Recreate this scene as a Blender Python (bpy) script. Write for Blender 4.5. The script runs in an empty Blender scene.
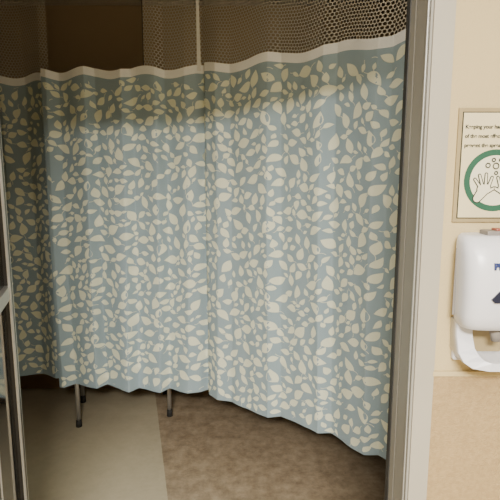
import bpy, bmesh, math, random
from mathutils import Vector, Matrix
random.seed(11)
D=bpy.data
col=bpy.context.scene.collection

# ---------------------------------------------------------------- helpers
def new_mat(name, color, rough=0.6, metal=0.0, noise=None, bump=None, col2=None):
    m=D.materials.new(name); m.use_nodes=True
    nt=m.node_tree; b=nt.nodes['Principled BSDF']
    b.inputs['Base Color'].default_value=(*color,1)
    b.inputs['Roughness'].default_value=rough
    b.inputs['Metallic'].default_value=metal
    tc=nt.nodes.new('ShaderNodeTexCoord')
    if noise:
        n=nt.nodes.new('ShaderNodeTexNoise'); n.inputs['Scale'].default_value=noise
        n.inputs['Detail'].default_value=6
        nt.links.new(tc.outputs['Object'],n.inputs['Vector'])
        r=nt.nodes.new('ShaderNodeValToRGB')
        r.color_ramp.elements[0].position=0.35; r.color_ramp.elements[1].position=0.65
        r.color_ramp.elements[0].color=(*(col2 or color),1); r.color_ramp.elements[1].color=(*color,1)
        nt.links.new(n.outputs['Fac'],r.inputs['Fac'])
        nt.links.new(r.outputs['Color'],b.inputs['Base Color'])
    if bump:
        n2=nt.nodes.new('ShaderNodeTexNoise'); n2.inputs['Scale'].default_value=bump[0]
        n2.inputs['Detail'].default_value=3
        nt.links.new(tc.outputs['Object'],n2.inputs['Vector'])
        bp=nt.nodes.new('ShaderNodeBump'); bp.inputs['Strength'].default_value=bump[1]
        bp.inputs['Distance'].default_value=0.004
        nt.links.new(n2.outputs['Fac'],bp.inputs['Height'])
        nt.links.new(bp.outputs['Normal'],b.inputs['Normal'])
    return m

def mk(name, bm, mats, parent=None, smooth=False, loc=None, rotz=None):
    me=D.meshes.new(name); bm.to_mesh(me); bm.free()
    o=D.objects.new(name,me); col.objects.link(o)
    for m in mats: me.materials.append(m)
    if smooth:
        for p in me.polygons: p.use_smooth=True
    if loc: o.location=loc
    if rotz is not None: o.rotation_euler=(0,0,rotz)
    if parent: o.parent=parent
    return o

def box(bm, lo, hi, mi=0, bev=0.0):
    r=bmesh.ops.create_cube(bm,size=1)
    vs=r['verts']
    for v in vs:
        v.co=Vector([ (lo[i]+hi[i])/2+v.co[i]*(hi[i]-lo[i]) for i in range(3)])
    fs=set(f for v in vs for f in v.link_faces)
    for f in fs: f.material_index=mi
    if bev:
        es=set(e for v in vs for e in v.link_edges)
        rr=bmesh.ops.bevel(bm,geom=list(es),offset=bev,segments=2,affect='EDGES',profile=0.5)
        for f in rr['faces']: f.material_index=mi

def boxes(name, lst, mats, parent=None, bev=0.0, **k):
    bm=bmesh.new()
    for b in lst: box(bm,b[0],b[1],b[2] if len(b)>2 else 0,bev)
    return mk(name,bm,mats,parent,**k)

def empty(name,loc=(0,0,0)):
    e=D.objects.new(name,None); col.objects.link(e); e.location=loc; e.empty_display_size=0.1
    return e

def tube(bm, p0, p1, r0, r1=None, seg=16, mi=0):
    r1=r0 if r1 is None else r1
    p0=Vector(p0);p1=Vector(p1);d=p1-p0
    q=d.to_track_quat('Z','Y').to_matrix().to_4x4()
    M=Matrix.Translation((p0+p1)/2)@q
    r=bmesh.ops.create_cone(bm,cap_ends=True,segments=seg,radius1=r0,radius2=r1,depth=d.length,matrix=M)
    for f in set(f for v in r['verts'] for f in v.link_faces): f.material_index=mi; f.smooth=len(f.verts)==4

# ---------------------------------------------------------------- materials
M_wall=new_mat('wall_paint',(0.49,0.395,0.215),0.75,noise=3,col2=(0.465,0.37,0.20),bump=(260,0.25))
M_wains=new_mat('wainscot_vinyl',(0.37,0.265,0.13),0.6,noise=140,col2=(0.315,0.22,0.105),bump=(380,0.5))
M_roomwall=new_mat('room_wall_paint',(0.40,0.31,0.205),0.8,noise=2,col2=(0.37,0.285,0.19),bump=(200,0.2))
M_ceil=new_mat('ceiling_tile',(0.60,0.56,0.48),0.9,noise=60,col2=(0.54,0.50,0.43))
M_base=new_mat('baseboard_rubber',(0.19,0.12,0.065),0.55,noise=5,col2=(0.17,0.105,0.055))
M_frame=new_mat('frame_paint',(0.27,0.26,0.23),0.45,noise=4,col2=(0.25,0.24,0.215))
M_face=new_mat('frame_face_paint',(0.36,0.335,0.275),0.45,noise=4,col2=(0.34,0.315,0.26))
M_gasket=new_mat('gasket_rubber',(0.03,0.03,0.03),0.6,noise=20,col2=(0.02,0.02,0.02))
M_alu=new_mat('aluminium',(0.62,0.62,0.60),0.35,0.6,noise=30,col2=(0.56,0.56,0.54))
M_dark=new_mat('dark_anodised',(0.06,0.058,0.055),0.4,0.3,noise=12,col2=(0.05,0.048,0.045))
M_glass=new_mat('tinted_glass',(0.05,0.055,0.055),0.06)
b=M_glass.node_tree.nodes['Principled BSDF']; b.inputs['Transmission Weight'].default_value=0.7
M_fab=new_mat('curtain_fabric',(0.335,0.44,0.505),0.9,noise=900,col2=(0.295,0.395,0.46),bump=(1500,0.3))
M_leaf=new_mat('leaf_print',(0.84,0.87,0.70),0.9,noise=700,col2=(0.77,0.80,0.64))
M_band=new_mat('curtain_band',(0.92,0.93,0.92),0.85,noise=300,col2=(0.87,0.88,0.87))
M_strap=new_mat('white_strap',(0.85,0.84,0.80),0.8,noise=200,col2=(0.78,0.77,0.73))
M_chrome=new_mat('chrome',(0.62,0.61,0.59),0.3,0.7,noise=8,col2=(0.58,0.57,0.55))
M_rub=new_mat('rubber_tip',(0.02,0.02,0.02),0.8,noise=20,col2=(0.015,0.015,0.015))
M_uph=new_mat('chair_vinyl',(0.10,0.13,0.16),0.6,noise=15,col2=(0.08,0.11,0.14))
M_wp=new_mat('white_plastic',(0.62,0.63,0.68),0.3,noise=6,col2=(0.60,0.61,0.66))
M_gp=new_mat('grey_plastic',(0.22,0.20,0.19),0.4,noise=10,col2=(0.19,0.175,0.165))
M_red=new_mat('red_plastic',(0.30,0.08,0.06),0.4,noise=10,col2=(0.27,0.07,0.05))
M_navy=new_mat('navy_label',(0.012,0.016,0.035),0.35,noise=10,col2=(0.01,0.013,0.03))
M_blue=new_mat('blue_print',(0.015,0.03,0.13),0.4,noise=10,col2=(0.015,0.027,0.12))
M_paper=new_mat('sign_paper',(0.60,0.53,0.33),0.5,noise=20,col2=(0.58,0.51,0.315))
M_sframe=new_mat('sign_border',(0.30,0.235,0.12),0.5,noise=20,col2=(0.27,0.21,0.11))
M_ink=new_mat('sign_ink',(0.012,0.018,0.015),0.8,noise=20,col2=(0.01,0.014,0.012))
M_green=new_mat('sign_green',(0.010,0.08,0.044),0.7,noise=20,col2=(0.009,0.072,0.04))
M_swhite=new_mat('sign_white',(0.66,0.63,0.47),0.7,noise=20,col2=(0.64,0.61,0.45))

M_floor=D.materials.new('floor_vinyl'); M_floor.use_nodes=True
nt=M_floor.node_tree; N=nt.nodes; L=nt.links
bs=N['Principled BSDF']; bs.inputs['Roughness'].default_value=0.35
tc=N.new('ShaderNodeTexCoord')
def ramp(fac,c1,c2,p1=0.3,p2=0.7):
    r=N.new('ShaderNodeValToRGB'); r.color_ramp.elements[0].position=p1; r.color_ramp.elements[1].position=p2
    r.color_ramp.elements[0].color=(*c1,1); r.color_ramp.elements[1].color=(*c2,1); L.new(fac,r.inputs['Fac']); return r.outputs['Color']
n1=N.new('ShaderNodeTexNoise'); n1.inputs['Scale'].default_value=14; n1.inputs['Detail'].default_value=10; n1.inputs['Roughness'].default_value=0.76
L.new(tc.outputs['Object'],n1.inputs['Vector'])
brown=ramp(n1.outputs['Fac'],(0.20,0.15,0.10),(0.38,0.305,0.215),0.36,0.64)
light=ramp(n1.outputs['Fac'],(0.38,0.335,0.24),(0.46,0.41,0.30),0.3,0.7)
sx=N.new('ShaderNodeSeparateXYZ'); L.new(tc.outputs['Object'],sx.inputs[0])
def mth(op,a,bv):
    m=N.new('ShaderNodeMath'); m.operation=op
    for i,v in enumerate((a,bv)):
        if hasattr(v,'is_output'): L.new(v,m.inputs[i])
        else: m.inputs[i].default_value=v
    return m.outputs[0]
seam=mth('ADD',sx.outputs['X'],mth('MULTIPLY',mth('SUBTRACT',sx.outputs['Y'],2.1),0.24))
msk=mth('LESS_THAN',seam,-0.375)
mx=N.new('ShaderNodeMixRGB'); L.new(msk,mx.inputs[0]); L.new(brown,mx.inputs[1]); L.new(light,mx.inputs[2])
L.new(mx.outputs[0],bs.inputs['Base Color'])

# net material (triangular lattice of round holes, uv in metres)
M_net=D.materials.new('curtain_net'); M_net.use_nodes=True
nt=M_net.node_tree; N=nt.nodes; L=nt.links
bs=N['Principled BSDF']; bs.inputs['Base Color'].default_value=(0.52,0.48,0.41,1); bs.inputs['Roughness'].default_value=0.9
uvn=N.new('ShaderNodeUVMap'); sx=N.new('ShaderNodeSeparateXYZ'); L.new(uvn.outputs[0],sx.inputs[0])
k=2*math.pi/0.0140
tot=None
for a in (90,210,330):
    ph=mth('ADD',mth('MULTIPLY',sx.outputs['X'],k*math.cos(math.radians(a))),mth('MULTIPLY',sx.outputs['Y'],k*math.sin(math.radians(a))))
    c=mth('COSINE',ph,0.0)
    tot=c if tot is None else mth('ADD',tot,c)
al=mth('LESS_THAN',tot,-0.70)
L.new(al,bs.inputs['Alpha'])

# ---------------------------------------------------------------- room shell
boxes('floor',[((-3,-3.2,-0.05),(3,3.5,0))],[M_floor])
boxes('ceiling',[((-3,-3.2,2.60),(3,3.5,2.66))],[M_ceil])
YF,YB=0.95,1.09
HZ=2.12
boxes('wall_front',[((0.363,YF,0),(3,YB,2.6)),((-3,YF,0),(-0.66,YB,2.6)),((-0.66,YF,HZ+0.04),(0.363,YB,2.6))],[M_wall])
boxes('trim_1',[((0.364,YF-0.004,0.0),(3,YF+0.001,1.150),0),((0.364,YF-0.007,1.146),(3,YF+0.001,1.156),1)],[M_wains,M_wall])
boxes('wall_back',[((-2.1,3.42,0),(1.7,3.5,2.6))],[M_roomwall])
boxes('wall_left',[((-2.1,YB,0),(-2.0,3.42,2.6))],[M_roomwall])
boxes('wall_right',[((1.6,YB,0),(1.7,3.42,2.6))],[M_roomwall])
boxes('baseboard_back',[((-2.0,3.408,0),(1.6,3.42,0.10))],[M_base])
boxes('baseboard_left',[((-2.0,YB,0),(-1.988,3.408,0.10))],[M_base])
boxes('baseboard_right',[((1.588,YB,0),(1.6,3.408,0.10))],[M_base])
boxes('wall_hall',[((-3,-3.2,0),(3,-3.1,2.6))],[M_wall])

# door frame (metal jambs + header)
JX=0.324; LX=-0.62
HT=HZ+0.05
fr=[]
fr+= [((JX+0.004,YF-0.006,0),(0.366,YF+0.03,HT),1),
      ((JX,YF+0.0,0),(0.364,1.03,HT),0),
      ((JX+0.010,1.03,0),(0.364,1.045,HT),2),
      ((JX+0.002,1.045,0),(0.364,1.075,HT),0),
      ((JX,1.075,0),(0.364,1.098,HT),2),
      ((JX-0.0015,YF+0.012,0),(JX+0.004,YF+0.018,HZ),3),
      ((LX-0.04,YF-0.006,0),(LX,1.098,HT),0),
      ((LX-0.04,YF-0.006,HZ),(0.366,1.098,HT),0)]
boxes('trim_2',fr,[M_frame,M_face,M_gasket,M_alu])

# open glass door leaf, hinged on the left jamb and swung into the room
hx,hy=-0.645,1.12; ex,ey=-0.775,1.55
Lw=math.hypot(ex-hx,ey-hy); ang=math.atan2(ey-hy,ex-hx)
T=0.02; DT=2.07
door=empty('door_1',(hx,hy,0)); door.rotation_euler=(0,0,ang)
boxes('stiles',[((0,-T,0.012),(0.05,T,DT),0),((Lw-0.05,-T,0.012),(Lw-0.012,T,DT),0),((Lw-0.012,-T,0.012),(Lw,T,DT),1)],[M_dark,M_alu],door)
boxes('rails',[((0.05,-T,0.012),(Lw-0.05,T,0.20),0),((0.05,-T,1.16),(Lw-0.05,T,1.20),1),((0.05,-T,DT-0.08),(Lw-0.05,T,DT),0)],[M_dark,M_alu],door)
boxes('glass_panes',[((0.05,-0.004,0.20),(Lw-0.05,0.004,1.16)),((0.05,-0.004,1.20),(Lw-0.05,0.004,DT-0.08))],[M_glass],door)
boxes('glazing_beads',[((Lw-0.062,-T-0.003,0.2),(Lw-0.05,-T+0.004,DT-0.08)),((0.05,-T-0.003,0.2),(0.058,-T+0.004,DT-0.08))],[M_alu],door)
bm=bmesh.new()
for z in (0.3,1.05,1.8): tube(bm,(-0.012,-0.02,z),(-0.012,-0.02,z+0.1),0.008)
mk('hinges',bm,[M_alu],door)

# ---------------------------------------------------------------- curtains
def catmull(pts,n=40):
    P=[Vector(p) for p in pts]; P=[2*P[0]-P[1]]+P+[2*P[-1]-P[-2]]
    out=[]
    for i in range(1,len(P)-2):
        for j in range(n):
            t=j/n; a,b_,c,d=P[i-1],P[i],P[i+1],P[i+2]
            out.append(0.5*((2*b_)+(c-a)*t+(2*a-5*b_+4*c-d)*t*t+(3*b_-a-3*c+d)*t**3))
    out.append(P[-2]); return out

class Path:
    def __init__(s,pts):
        s.p=catmull(pts); s.s=[0]
        for a,b_ in zip(s.p,s.p[1:]): s.s.append(s.s[-1]+(b_-a).length)
        s.len=s.s[-1]
    def at(s,u):
        import bisect
        u=min(max(u,0),s.len-1e-6)
        i=bisect.bisect_right(s.s,u)-1; i=min(i,len(s.p)-2)
        t=(u-s.s[i])/(s.s[i+1]-s.s[i])
        p=s.p[i].lerp(s.p[i+1],t); d=(s.p[i+1]-s.p[i]).normalized()
        return p,Vector((d.y,-d.x))

ZH,ZT=0.30,2.08
def curtain(name,pts,seam_s=None,net_from=0.0,strap_s=None,period=0.23,ph0=0.0,amp=0.030,knots=None,gain=1.0):
    path=Path(pts)
    if knots is None:
        rr=random.Random(3); knots=[(-0.05,0.0)]; s_=0.0; sg=1
        while s_<path.len+0.2:
            s_+=rr.uniform(0.07,0.13); knots.append((s_,sg*rr.uniform(0.6,1.0)*amp)); sg=-sg
    def kf(u):
        for (a,va),(b_,vb) in zip(knots,knots[1:]):
            if u<=b_:
                t=max(0,min(1,(u-a)/(b_-a))); ts=t*t*(3-2*t)
                t=0.65*t+0.35*ts
                return va+(vb-va)*t
        return knots[-1][1]
    def phase(u): return 2*math.pi*(u/period+0.30*math.sin(2.6*u+ph0))+ph0
    def fold(u,zn):
        uu=u+0.018*math.sin(zn*2.6+u*3.1)*(1-zn)
        v=gain*kf(uu)*(0.90+0.30*(1-zn)**0.8)
        v+=0.005*(1-zn)*math.sin(u*19+zn*3)+0.0018*math.sin(u*47+zn*6)
        if seam_s is not None:
            x=(u-seam_s)/0.020
            v+= -0.034*math.exp(-x*x) + (0.024/(1+math.exp(-(u-seam_s-0.01)/0.005)))*math.exp(-max(0,u-seam_s)/0.25)
        return v
    def pos(u,z):
        zn=(z-ZH)/(ZT-ZH); p,n=path.at(u)
        q=p+n*fold(u,zn)
        sag=0.012*math.cos(phase(u)*0.7+0.8)
        return Vector((q.x,q.y,z+sag*zn+0.006*math.sin(u*9)*(1-zn)))
    def nrm(u,z):
        e=0.002
        du=pos(u+e,z)-pos(u-e,z); dz=pos(u,z+e)-pos(u,z-e)
        n=du.cross(dz); return n.normalized()
    root=empty(name,(path.p[0].x,path.p[0].y,0)); inv=Matrix.Translation(-root.location)
    nu=int(path.len/0.0035); zs=[ZH+(ZT-0.042-ZH)*i/50 for i in range(51)]+[ZT-0.02,ZT]
    bm=bmesh.new()
    g=[[bm.verts.new(inv@pos(path.len*i/nu,z)) for z in zs] for i in range(nu+1)]
    for i in range(nu):
        for j in range(len(zs)-1):
            f=bm.faces.new((g[i][j],g[i+1][j],g[i+1][j+1],g[i][j+1])); f.smooth=True
            f.material_index=1 if j>=50 else 0
    mk('fabric',bm,[M_fab,M_band],root)
    bm=bmesh.new()
    cell={}; CS=0.11
    def ok(u,z,r):
        ci,cj=int(u/CS),int(z/CS)
        for a in (-1,0,1):
            for b_ in (-1,0,1):
                for (uu,zz,rr) in cell.get((ci+a,cj+b_),()):
                    if (uu-u)**2+(zz-z)**2<(r+rr)**2: return False
        return True
    def leaf(u0,z0,L_,W,th,tip):
        ct,st=math.cos(th),math.sin(th); n=9
        pts2=[]
        cur=random.uniform(-0.16,0.16)
        for i in range(n+1):
            t=i/n; w=W*0.5*(math.sin(math.pi*t**tip))**0.95 if 0<t<1 else 0
            pts2.append((t,w))
        def m(t,w):
            x=(t-0.5)*L_; y=w+cur*L_*((2*t-1)**2-0.5)
            return u0+x*ct-y*st, z0+x*st+y*ct
        rows=[]
        for t,w in pts2:
            if w==0: rows.append([m(t,0)])
            else: rows.append([m(t,-w),m(t,0),m(t,w)])
        if any(not(0.004<a<path.len-0.004 and ZH+0.004<b_<ZT-0.046) for r_ in rows for a,b_ in r_): return
        R=[[bm.verts.new(inv@(pos(a,b_)+nrm(a,b_)*0.0015)) for a,b_ in r_] for r_ in rows]
        for A,B in zip(R,R[1:]):
            if len(A)==1 and len(B)==3:
                bm.faces.new((A[0],B[0],B[1])); bm.faces.new((A[0],B[1],B[2]))
            elif len(A)==3 and len(B)==1:
                bm.faces.new((A[0],B[0],A[1])); bm.faces.new((A[1],B[0],A[2]))
            else:
                bm.faces.new((A[0],B[0],B[1],A[1])); bm.faces.new((A[1],B[1],B[2],A[2]))
    def stem(u0,z0,u1,z1,w):
        dx,dz=u1-u0,z1-z0; l=math.hypot(dx,dz); px,pz=-dz/l*w,dx/l*w
        prev=None
        for i in range(4):
            t=i/3; b0=math.sin(math.pi*t)*0.12
            a=(u0+dx*t+px/w*b0*l,z0+dz*t+pz/w*b0*l)
            pr=[(a[0]-px,a[1]-pz),(a[0]+px,a[1]+pz)]
            if any(not(0.004<q[0]<path.len-0.004 and ZH+0.004<q[1]<ZT-0.046) for q in pr): return
            cur=[bm.verts.new(inv@(pos(*q)+nrm(*q)*0.0011)) for q in pr]
            if prev: bm.faces.new((prev[0],cur[0],cur[1],prev[1]))
            prev=cur
    area=path.len*(ZT-ZH)
    for L0,tries in ((0.072,int(area*130)),(0.058,int(area*500)),(0.044,int(area*2200)),(0.032,int(area*1800))):
        for _ in range(tries):
            u=random.uniform(0.01,path.len-0.01); z=random.uniform(ZH+0.01,ZT-0.05)
            L_=L0*random.uniform(0.85,1.12); r=L_*0.42
            if ok(u,z,r):
                cell.setdefault((int(u/CS),int(z/CS)),[]).append((u,z,r))
                th=random.choice((0.9,2.2,-0.8,-2.3,1.6,0.2,3.0))+random.uniform(-0.5,0.5)
                leaf(u,z,L_,L_*random.uniform(0.50,0.68),th,random.uniform(0.72,0.95))
                if random.random()<0.6:
                    a0=th+math.pi
                    stem(u+math.cos(a0)*L_*0.45,z+math.sin(a0)*L_*0.45,u+math.cos(a0+0.2)*L_*0.85,z+math.sin(a0+0.2)*L_*0.85,0.0012)
    for f in bm.faces: f.smooth=True
    mk('leaf_print',bm,[M_leaf],root)
    bm=bmesh.new(); uvl=bm.loops.layers.uv.new('UVMap')
    nn=int((path.len-net_from)/0.0035); zz=[ZT,2.2,2.4,2.585]
    def np_(u,z):
        k_=max(0,1-(z-ZT)/0.5)
        p,n=path.at(u); q=p+n*fold(u,1)*k_ 
        sag=0.012*math.cos(phase(u)*0.7+0.8)*k_
        return Vector((q.x,q.y,z+(sag if z<2.5 else 0)))
    G=[]
    for i in range(nn+1):
        u=net_from+(path.len-net_from)*i/nn
        G.append([(bm.verts.new(inv@np_(u,z)),u,z) for z in zz])
    for i in range(nn):
        for j in range(3):
            q=(G[i][j],G[i+1][j],G[i+1][j+1],G[i][j+1])
            f=bm.faces.new([a[0] for a in q]); f.smooth=True
            for lp,a in zip(f.loops,q): lp[uvl].uv=(a[1],a[2])
    mk('net_panel',bm,[M_net],root)
    bm=bmesh.new()
    for s_ in ([net_from] if net_from>0 else [])+([strap_s] if strap_s else []):
        w=0.006 if s_==strap_s else 0.003
        prev=None
        for z in (ZT-(0.03 if s_==strap_s else 0.0),2.2,2.4,2.585):
            cur=[bm.verts.new(inv@(np_(s_+d,z)+Vector((0,-0.004,0)))) for d in (-w,w)]
            if prev: 
                f=bm.faces.new((prev[0],prev[1],cur[1],cur[0])); f.material_index=0 if s_==strap_s else 1
            prev=cur
    mk('hanging_straps',bm,[M_strap,M_dark],root)
    bm=bmesh.new(); prev=None
    for i in range(61):
        p,n=path.at(path.len*i/60)
        c=[Vector((*(p+n*a),z)) for a,z in ((-0.012,2.582),(0.012,2.582),(0.012,2.6),(-0.012,2.6))]
        cur=[bm.verts.new(inv@v) for v in c]
        if prev:
            for a in range(4): bm.faces.new((prev[a],cur[a],cur[(a+1)%4],prev[(a+1)%4]))
        prev=cur
    mk('ceiling_track',bm,[M_alu],root)
    return path

front=[(-1.11,2.79),(-0.9,2.765),(-0.55,2.73),(-0.255,2.68),(-0.054,2.54),(0.249,2.325),(0.462,2.14),(0.591,2.02),(0.85,1.80),(1.15,1.60),(1.35,1.52)]
kn=[(-0.05,0.012),(0.03,0.024),(0.08,-0.018),(0.24,0.028),(0.28,-0.022),(0.44,0.028),(0.48,-0.018),(0.62,0.024),(0.66,-0.022),(0.78,0.022),(0.868,-0.004),
    (0.98,0.016),(1.05,-0.012),(1.29,0.020),(1.34,-0.020),(1.58,0.020),(1.63,-0.018),(1.84,0.020),(1.89,-0.014),(2.05,0.02),(2.15,-0.02),(2.3,0.02),(2.45,-0.02),(2.6,0.02),(2.8,-0.02),(3.1,0.02)]
curtain('privacy_curtain',front,seam_s=0.868,net_from=0.56,strap_s=0.85,knots=kn,gain=1.15)
curtain('privacy_curtain',[(-1.85,3.0),(-1.6,2.97),(-1.35,2.95),(-1.12,2.91)],ph0=1.3,period=0.17)

# ---------------------------------------------------------------- visitor chair (behind the curtain)
ax,ay=-1.05,2.865; bx,by=-0.514,3.0
w=math.hypot(bx-ax,by-ay)
chair=empty('visitor_chair',(ax,ay,0)); chair.rotation_euler=(0,0,math.atan2(by-ay,bx-ax))
dp=0.34
bm=bmesh.new()
for (x,y,top) in ((0,0,0.62),(w,0,0.62),(0,dp,0.88),(w,dp,0.88)):
    tube(bm,(x,y,0.02),(x,y,top),0.0135,mi=0)
    tube(bm,(x,y,0.0),(x,y,0.045),0.019,0.016,mi=1)
for x in (0,w):
    tube(bm,(x,0,0.62),(x,dp,0.62),0.0115); tube(bm,(x,0,0.40),(x,dp,0.40),0.010)
tube(bm,(0,0,0.40),(w,0,0.40),0.010); tube(bm,(0,dp,0.40),(w,dp,0.40),0.010); tube(bm,(0,dp,0.875),(w,dp,0.875),0.0115)
mk('legs_and_frame',bm,[M_chrome,M_rub],chair)
boxes('seat',[((0.015,0.0,0.41),(w-0.015,dp-0.01,0.47))],[M_uph],chair,bev=0.015)
boxes('backrest',[((0.02,dp-0.02,0.58),(w-0.02,dp+0.02,0.87))],[M_uph],chair,bev=0.015)
boxes('armrests',[((-0.02,0.0,0.625),(0.02,dp-0.04,0.65)),((w-0.02,0.0,0.625),(w+0.02,dp-0.04,0.65))],[M_rub],chair,bev=0.006)

# ---------------------------------------------------------------- hand hygiene sign
SX0,SX1,SZ0,SZ1=0.384,0.592,1.454,1.664
sign=empty('hand_hygiene_sign',((SX0+SX1)/2,YF,(SZ0+SZ1)/2)); so=sign.location.copy()
def loc(lo,hi,mi=0): return (tuple(Vector(lo)-so),tuple(Vector(hi)-so),mi)
boxes('board',[loc((SX0,YF-0.004,SZ0),(SX1,YF,SZ1),0),loc((SX0+0.007,YF-0.005,SZ0+0.007),(SX1-0.007,YF-0.0035,SZ1-0.007),1),
    loc((SX0+0.0088,YF-0.0055,SZ0+0.0088),(SX1-0.0088,YF-0.0045,SZ1-0.0088),2)],[M_sframe,M_ink,M_paper],sign)
for i,tx in enumerate(("Keeping your hands clean is one","of the most effective ways to","prevent the spread of germs.")):
    cu=D.curves.new('t','FONT'); cu.body=tx; cu.size=0.0096; cu.offset=0.00026; cu.extrude=0.0002; cu.space_character=0.98
    to=D.objects.new('t',cu); col.objects.link(to)
    bpy.context.view_layer.update()
    me=D.meshes.new_from_object(to.evaluated_get(bpy.context.evaluated_depsgraph_get()))
    D.objects.remove(to)
    o=D.objects.new('text_line_%d'%(i+1),me); col.objects.link(o); me.materials.clear(); me.materials.append(M_ink)
    o.rotation_euler=(math.pi/2,0,0); o.parent=sign
    o.location=Vector((SX0+0.0125,YF-0.0060,1.627-i*0.0168))-so
def disc(bm,cx,cz,r,y,mi,seg=48,r_in=0):
    c=Vector((cx,y,cz))-so
    if r_in:
        a=[bm.verts.new(c+Vector((r*math.cos(t),0,r*math.sin(t)))) for t in [2*math.pi*i/seg for i in range(seg)]]
        b_=[bm.verts.new(c+Vector((r_in*math.cos(t),0,r_in*math.sin(t)))) for t in [2*math.pi*i/seg for i in range(seg)]]
        for i in range(seg):
            f=bm.faces.new((a[i],a[(i+1)%seg],b_[(i+1)%seg],b_[i])); f.material_index=mi
    else:
        f=bm.faces.new([bm.verts.new(c+Vector((r*math.cos(t),0,r*math.sin(t)))) for t in [2*math.pi*i/seg for i in range(seg)]]); f.material_index=mi
def capsule(bm,x0,z0,x1,z1,r0,r1,y,mi):
    a=math.atan2(z1-z0,x1-x0); vs=[]
    for i in range(9):
        t=a+math.pi/2+math.pi*i/8; vs.append(Vector((x0+r0*math.cos(t),y,z0+r0*math.sin(t)))-so)
    for i in range(9):
        t=a-math.pi/2+math.pi*i/8; vs.append(Vector((x1+r1*math.cos(t),y,z1+r1*math.sin(t)))-so)
    f=bm.faces.new([bm.verts.new(v) for v in vs]); f.material_index=mi
EX,EZ=0.4575,1.532; ER=0.0575
bm=bmesh.new(); Y=YF-0.006
disc(bm,EX,EZ,ER,Y,0); disc(bm,EX,EZ,ER-0.0110,Y-0.0003,1)
def hand(sg):
    H=[]; S=1.15; cx,cz=EX+sg*0.0195,EZ-0.017
    H.append((0.010,-0.014,0,0.000,0.0060,0.0085))
    H.append((-0.004,0.002,0.004,0.001,0.0065,0.0065))
    for k_,(dx,ln) in enumerate(((-0.0082,0.0155),(-0.0028,0.020),(0.0026,0.019),(0.0078,0.0145))):
        a=math.radians(90+(18-k_*18)); H.append((dx*0.9,0.005,dx*0.9+math.cos(a)*ln,0.005+math.sin(a)*ln,0.0017,0.0013))
    a=math.radians(90+58)
    H.append((-0.006,-0.003,-0.006+math.cos(a)*0.012,-0.003+math.sin(a)*0.010,0.0024,0.0016))
    H=[(cx+sg*h[0]*S,cz+h[1]*S,cx+sg*h[2]*S,cz+h[3]*S,h[4]*S,h[5]*S) for h in H]
    for i,h in enumerate(H): capsule(bm,h[0],h[1],h[2],h[3],h[4]+0.0019,h[5]+0.0019,Y-0.0006-i*0.00004,2)
    for i,h in enumerate(H): capsule(bm,*h,Y-0.0011-i*0.00004,1)
hand(-1); hand(1)
for i,(bx_,bz,r) in enumerate(((0,0.027,0.0062),(-0.015,0.028,0.0050),(0.014,0.028,0.0050),(-0.005,0.038,0.0040),(0.008,0.038,0.0036),(0.001,0.014,0.0038))):
    disc(bm,EX+bx_,EZ+bz,r,Y-0.0016-i*0.00003,2,24,r-0.0020)
o=mk('emblem',bm,[M_green,M_swhite,M_ink],sign)

# ---------------------------------------------------------------- hand sanitizer dispenser
disp=empty('hand_sanitizer_dispenser',(0.4605,YF,1.30)); so=disp.location.copy()
def loft(name,secs,mats,parent,n=48,p=3.2):
    bm=bmesh.new(); rows=[]
    for z,hw,yf,yb in secs:
        r=[]
        for i in range(n):
            t=2*math.pi*i/n; c,s_=math.cos(t),math.sin(t)
            x=hw*abs(c)**(2/p)*(1 if c>=0 else -1); y=abs(s_)**(2/p)*(1 if s_>=0 else -1)
            r.append(bm.verts.new((x,(yf+yb)/2+(yb-yf)/2*y,z)))
        rows.append(r)
    for A,B in zip(rows,rows[1:]):
        for i in range(n): bm.faces.new((A[i],A[(i+1)%n],B[(i+1)%n],B[i])).smooth=True
    bm.faces.new(rows[0][::-1]); bm.faces.new(rows[-1])
    return mk(name,bm,mats,parent)
loft('body',[(-0.040,0.058,-0.066,-0.001),(-0.037,0.066,-0.076,-0.001),(-0.028,0.071,-0.084,-0.001),(-0.01,0.0738,-0.090,-0.001),(0.03,0.0745,-0.096,-0.001),
   (0.07,0.0755,-0.095,-0.001),(0.10,0.0755,-0.088,-0.001),(0.120,0.0745,-0.078,-0.001),(0.130,0.071,-0.066,-0.001),(0.134,0.064,-0.052,-0.001)],[M_wp],disp,p=3.6)
boxes('back_plate',[((-0.062,-0.014,-0.118),(0.062,0,0.125))],[M_wp],disp,bev=0.004)
boxes('seam_line',[((-0.0762,-0.030,-0.020),(0.0762,-0.028,0.108))],[M_gp],disp)
boxes('latch',[((-0.030,-0.052,0.131),(0.03,-0.016,0.142),0),((-0.012,-0.046,0.141),(0.008,-0.024,0.1455),1)],[M_gp,M_red],disp,bev=0.002)
bm=bmesh.new()
outer=[(-0.066,-0.033),(-0.066,-0.062),(-0.065,-0.092),(-0.060,-0.106),(-0.048,-0.113),(-0.02,-0.116),(0.02,-0.116),(0.048,-0.113),(0.060,-0.106),(0.065,-0.092),(0.066,-0.062),(0.066,-0.033)]
inner=[(-0.036,-0.033),(-0.036,-0.062),(-0.035,-0.082),(-0.032,-0.092),(-0.026,-0.098),(-0.015,-0.100),(0.015,-0.100),(0.026,-0.098),(0.032,-0.092),(0.035,-0.082),(0.036,-0.062),(0.036,-0.033)]
dep=[0.03,0.034,0.044,0.058,0.070,0.076,0.076,0.070,0.058,0.044,0.034,0.03]
rows=[]
for (x,z),(xi,zi),d_ in zip(outer,inner,dep):
    rows.append([bm.verts.new((x,-0.002,z)),bm.verts.new((x,-d_+0.004,z)),bm.verts.new((x*0.96+xi*0.04,-d_,z*0.96+zi*0.04)),bm.verts.new((xi,-d_,zi)),bm.verts.new((xi,-0.002,zi))])
for A,B in zip(rows,rows[1:]):
    for i in range(5): bm.faces.new((A[i],A[(i+1)%5],B[(i+1)%5],B[i])).smooth=(i<2)
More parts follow.
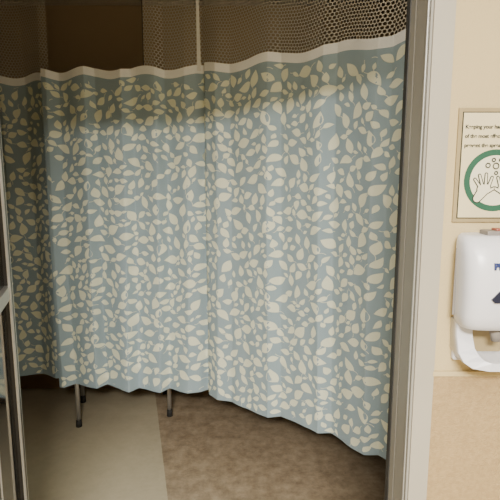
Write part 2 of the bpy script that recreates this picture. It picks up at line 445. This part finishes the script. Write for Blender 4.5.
bmesh.ops.recalc_face_normals(bm,faces=bm.faces[:])
mk('drip_tray',bm,[M_wp],disp)
boxes('recess_panel',[((-0.035,-0.017,-0.098),(0.035,-0.0135,-0.036))],[M_sframe],disp)
bm=bmesh.new(); tube(bm,(0,-0.05,-0.065),(0,-0.05,-0.036),0.008,0.014); mk('nozzle',bm,[M_gp],disp)
bm=bmesh.new()
def fpoly(pts,mi,y):
    f=bm.faces.new([bm.verts.new((x,y,z)) for x,z in pts]); f.material_index=mi
fpoly([(-0.036,0.026),(-0.030,0.020),(0.044,0.020),(0.044,0.034),(0.010,0.052),(-0.008,0.050),(-0.024,0.040)],0,-0.0980)
r=bmesh.ops.extrude_face_region(bm,geom=bm.faces[:])
for v in [g_ for g_ in r['geom'] if isinstance(g_,bmesh.types.BMVert)]: v.co.y+=0.006
mk('window_label',bm,[M_navy],disp)
cu=D.curves.new('t','FONT'); cu.body="PRESS"; cu.size=0.016; cu.extrude=0.0025; cu.offset=0.0007; cu.align_x='LEFT'
to=D.objects.new('t',cu); col.objects.link(to); bpy.context.view_layer.update()
me=D.meshes.new_from_object(to.evaluated_get(bpy.context.evaluated_depsgraph_get())); D.objects.remove(to)
me.materials.clear(); me.materials.append(M_blue)
o=D.objects.new('lettering',me); col.objects.link(o); o.parent=disp; o.rotation_euler=(math.radians(80),0,0); o.location=(-0.034,-0.0930,0.079)

# ---------------------------------------------------------------- lights
M_em=D.materials.new('light_diffuser'); M_em.use_nodes=True
b=M_em.node_tree.nodes['Principled BSDF']; b.inputs['Emission Color'].default_value=(1,0.9,0.75,1); b.inputs['Emission Strength'].default_value=3
LC=(1,0.94,0.83)
def ceiling_and_fill_light(loc,e,sx_=1.1,sy_=0.5):
    fix=empty('ceiling_and_fill_light',loc)
    boxes('housing',[((-sx_/2-0.07,-sy_/2-0.07,-0.02),(sx_/2+0.07,sy_/2+0.07,0.0),0),((-sx_/2-0.03,-sy_/2-0.03,-0.024),(sx_/2+0.03,sy_/2+0.03,-0.018),1)],[M_wp,M_em],fix)
    ld=D.lights.new('lamp','AREA'); ld.shape='RECTANGLE'; ld.size=sx_; ld.size_y=sy_; ld.energy=e; ld.color=LC
    lo=D.objects.new('lamp',ld); col.objects.link(lo); lo.parent=fix; lo.location=(0,0,-0.03)
ceiling_and_fill_light((0.15,-0.35,2.6),34)
ceiling_and_fill_light((-0.10,-1.5,2.6),410,0.9,0.6)  # added fill: invented second corridor fixture, brightens the curtain and softens its top shadow
ceiling_and_fill_light((0.3,1.42,2.6),2.6,0.5,0.2)  # added dim fill inside the room, lifts net and back wall; invented fixture

w=D.worlds.new('World'); bpy.context.scene.world=w; w.use_nodes=True
bg=w.node_tree.nodes['Background']; bg.inputs[0].default_value=(1,0.9,0.75,1); bg.inputs[1].default_value=0.25

# ---------------------------------------------------------------- camera
cd=D.cameras.new('camera'); cam=D.objects.new('camera',cd); col.objects.link(cam)
cd.sensor_width=36; cd.lens=36; cd.clip_start=0.02
cam.location=(0,0,1.55); cam.rotation_euler=(math.radians(81),0,0)
bpy.context.scene.camera=cam
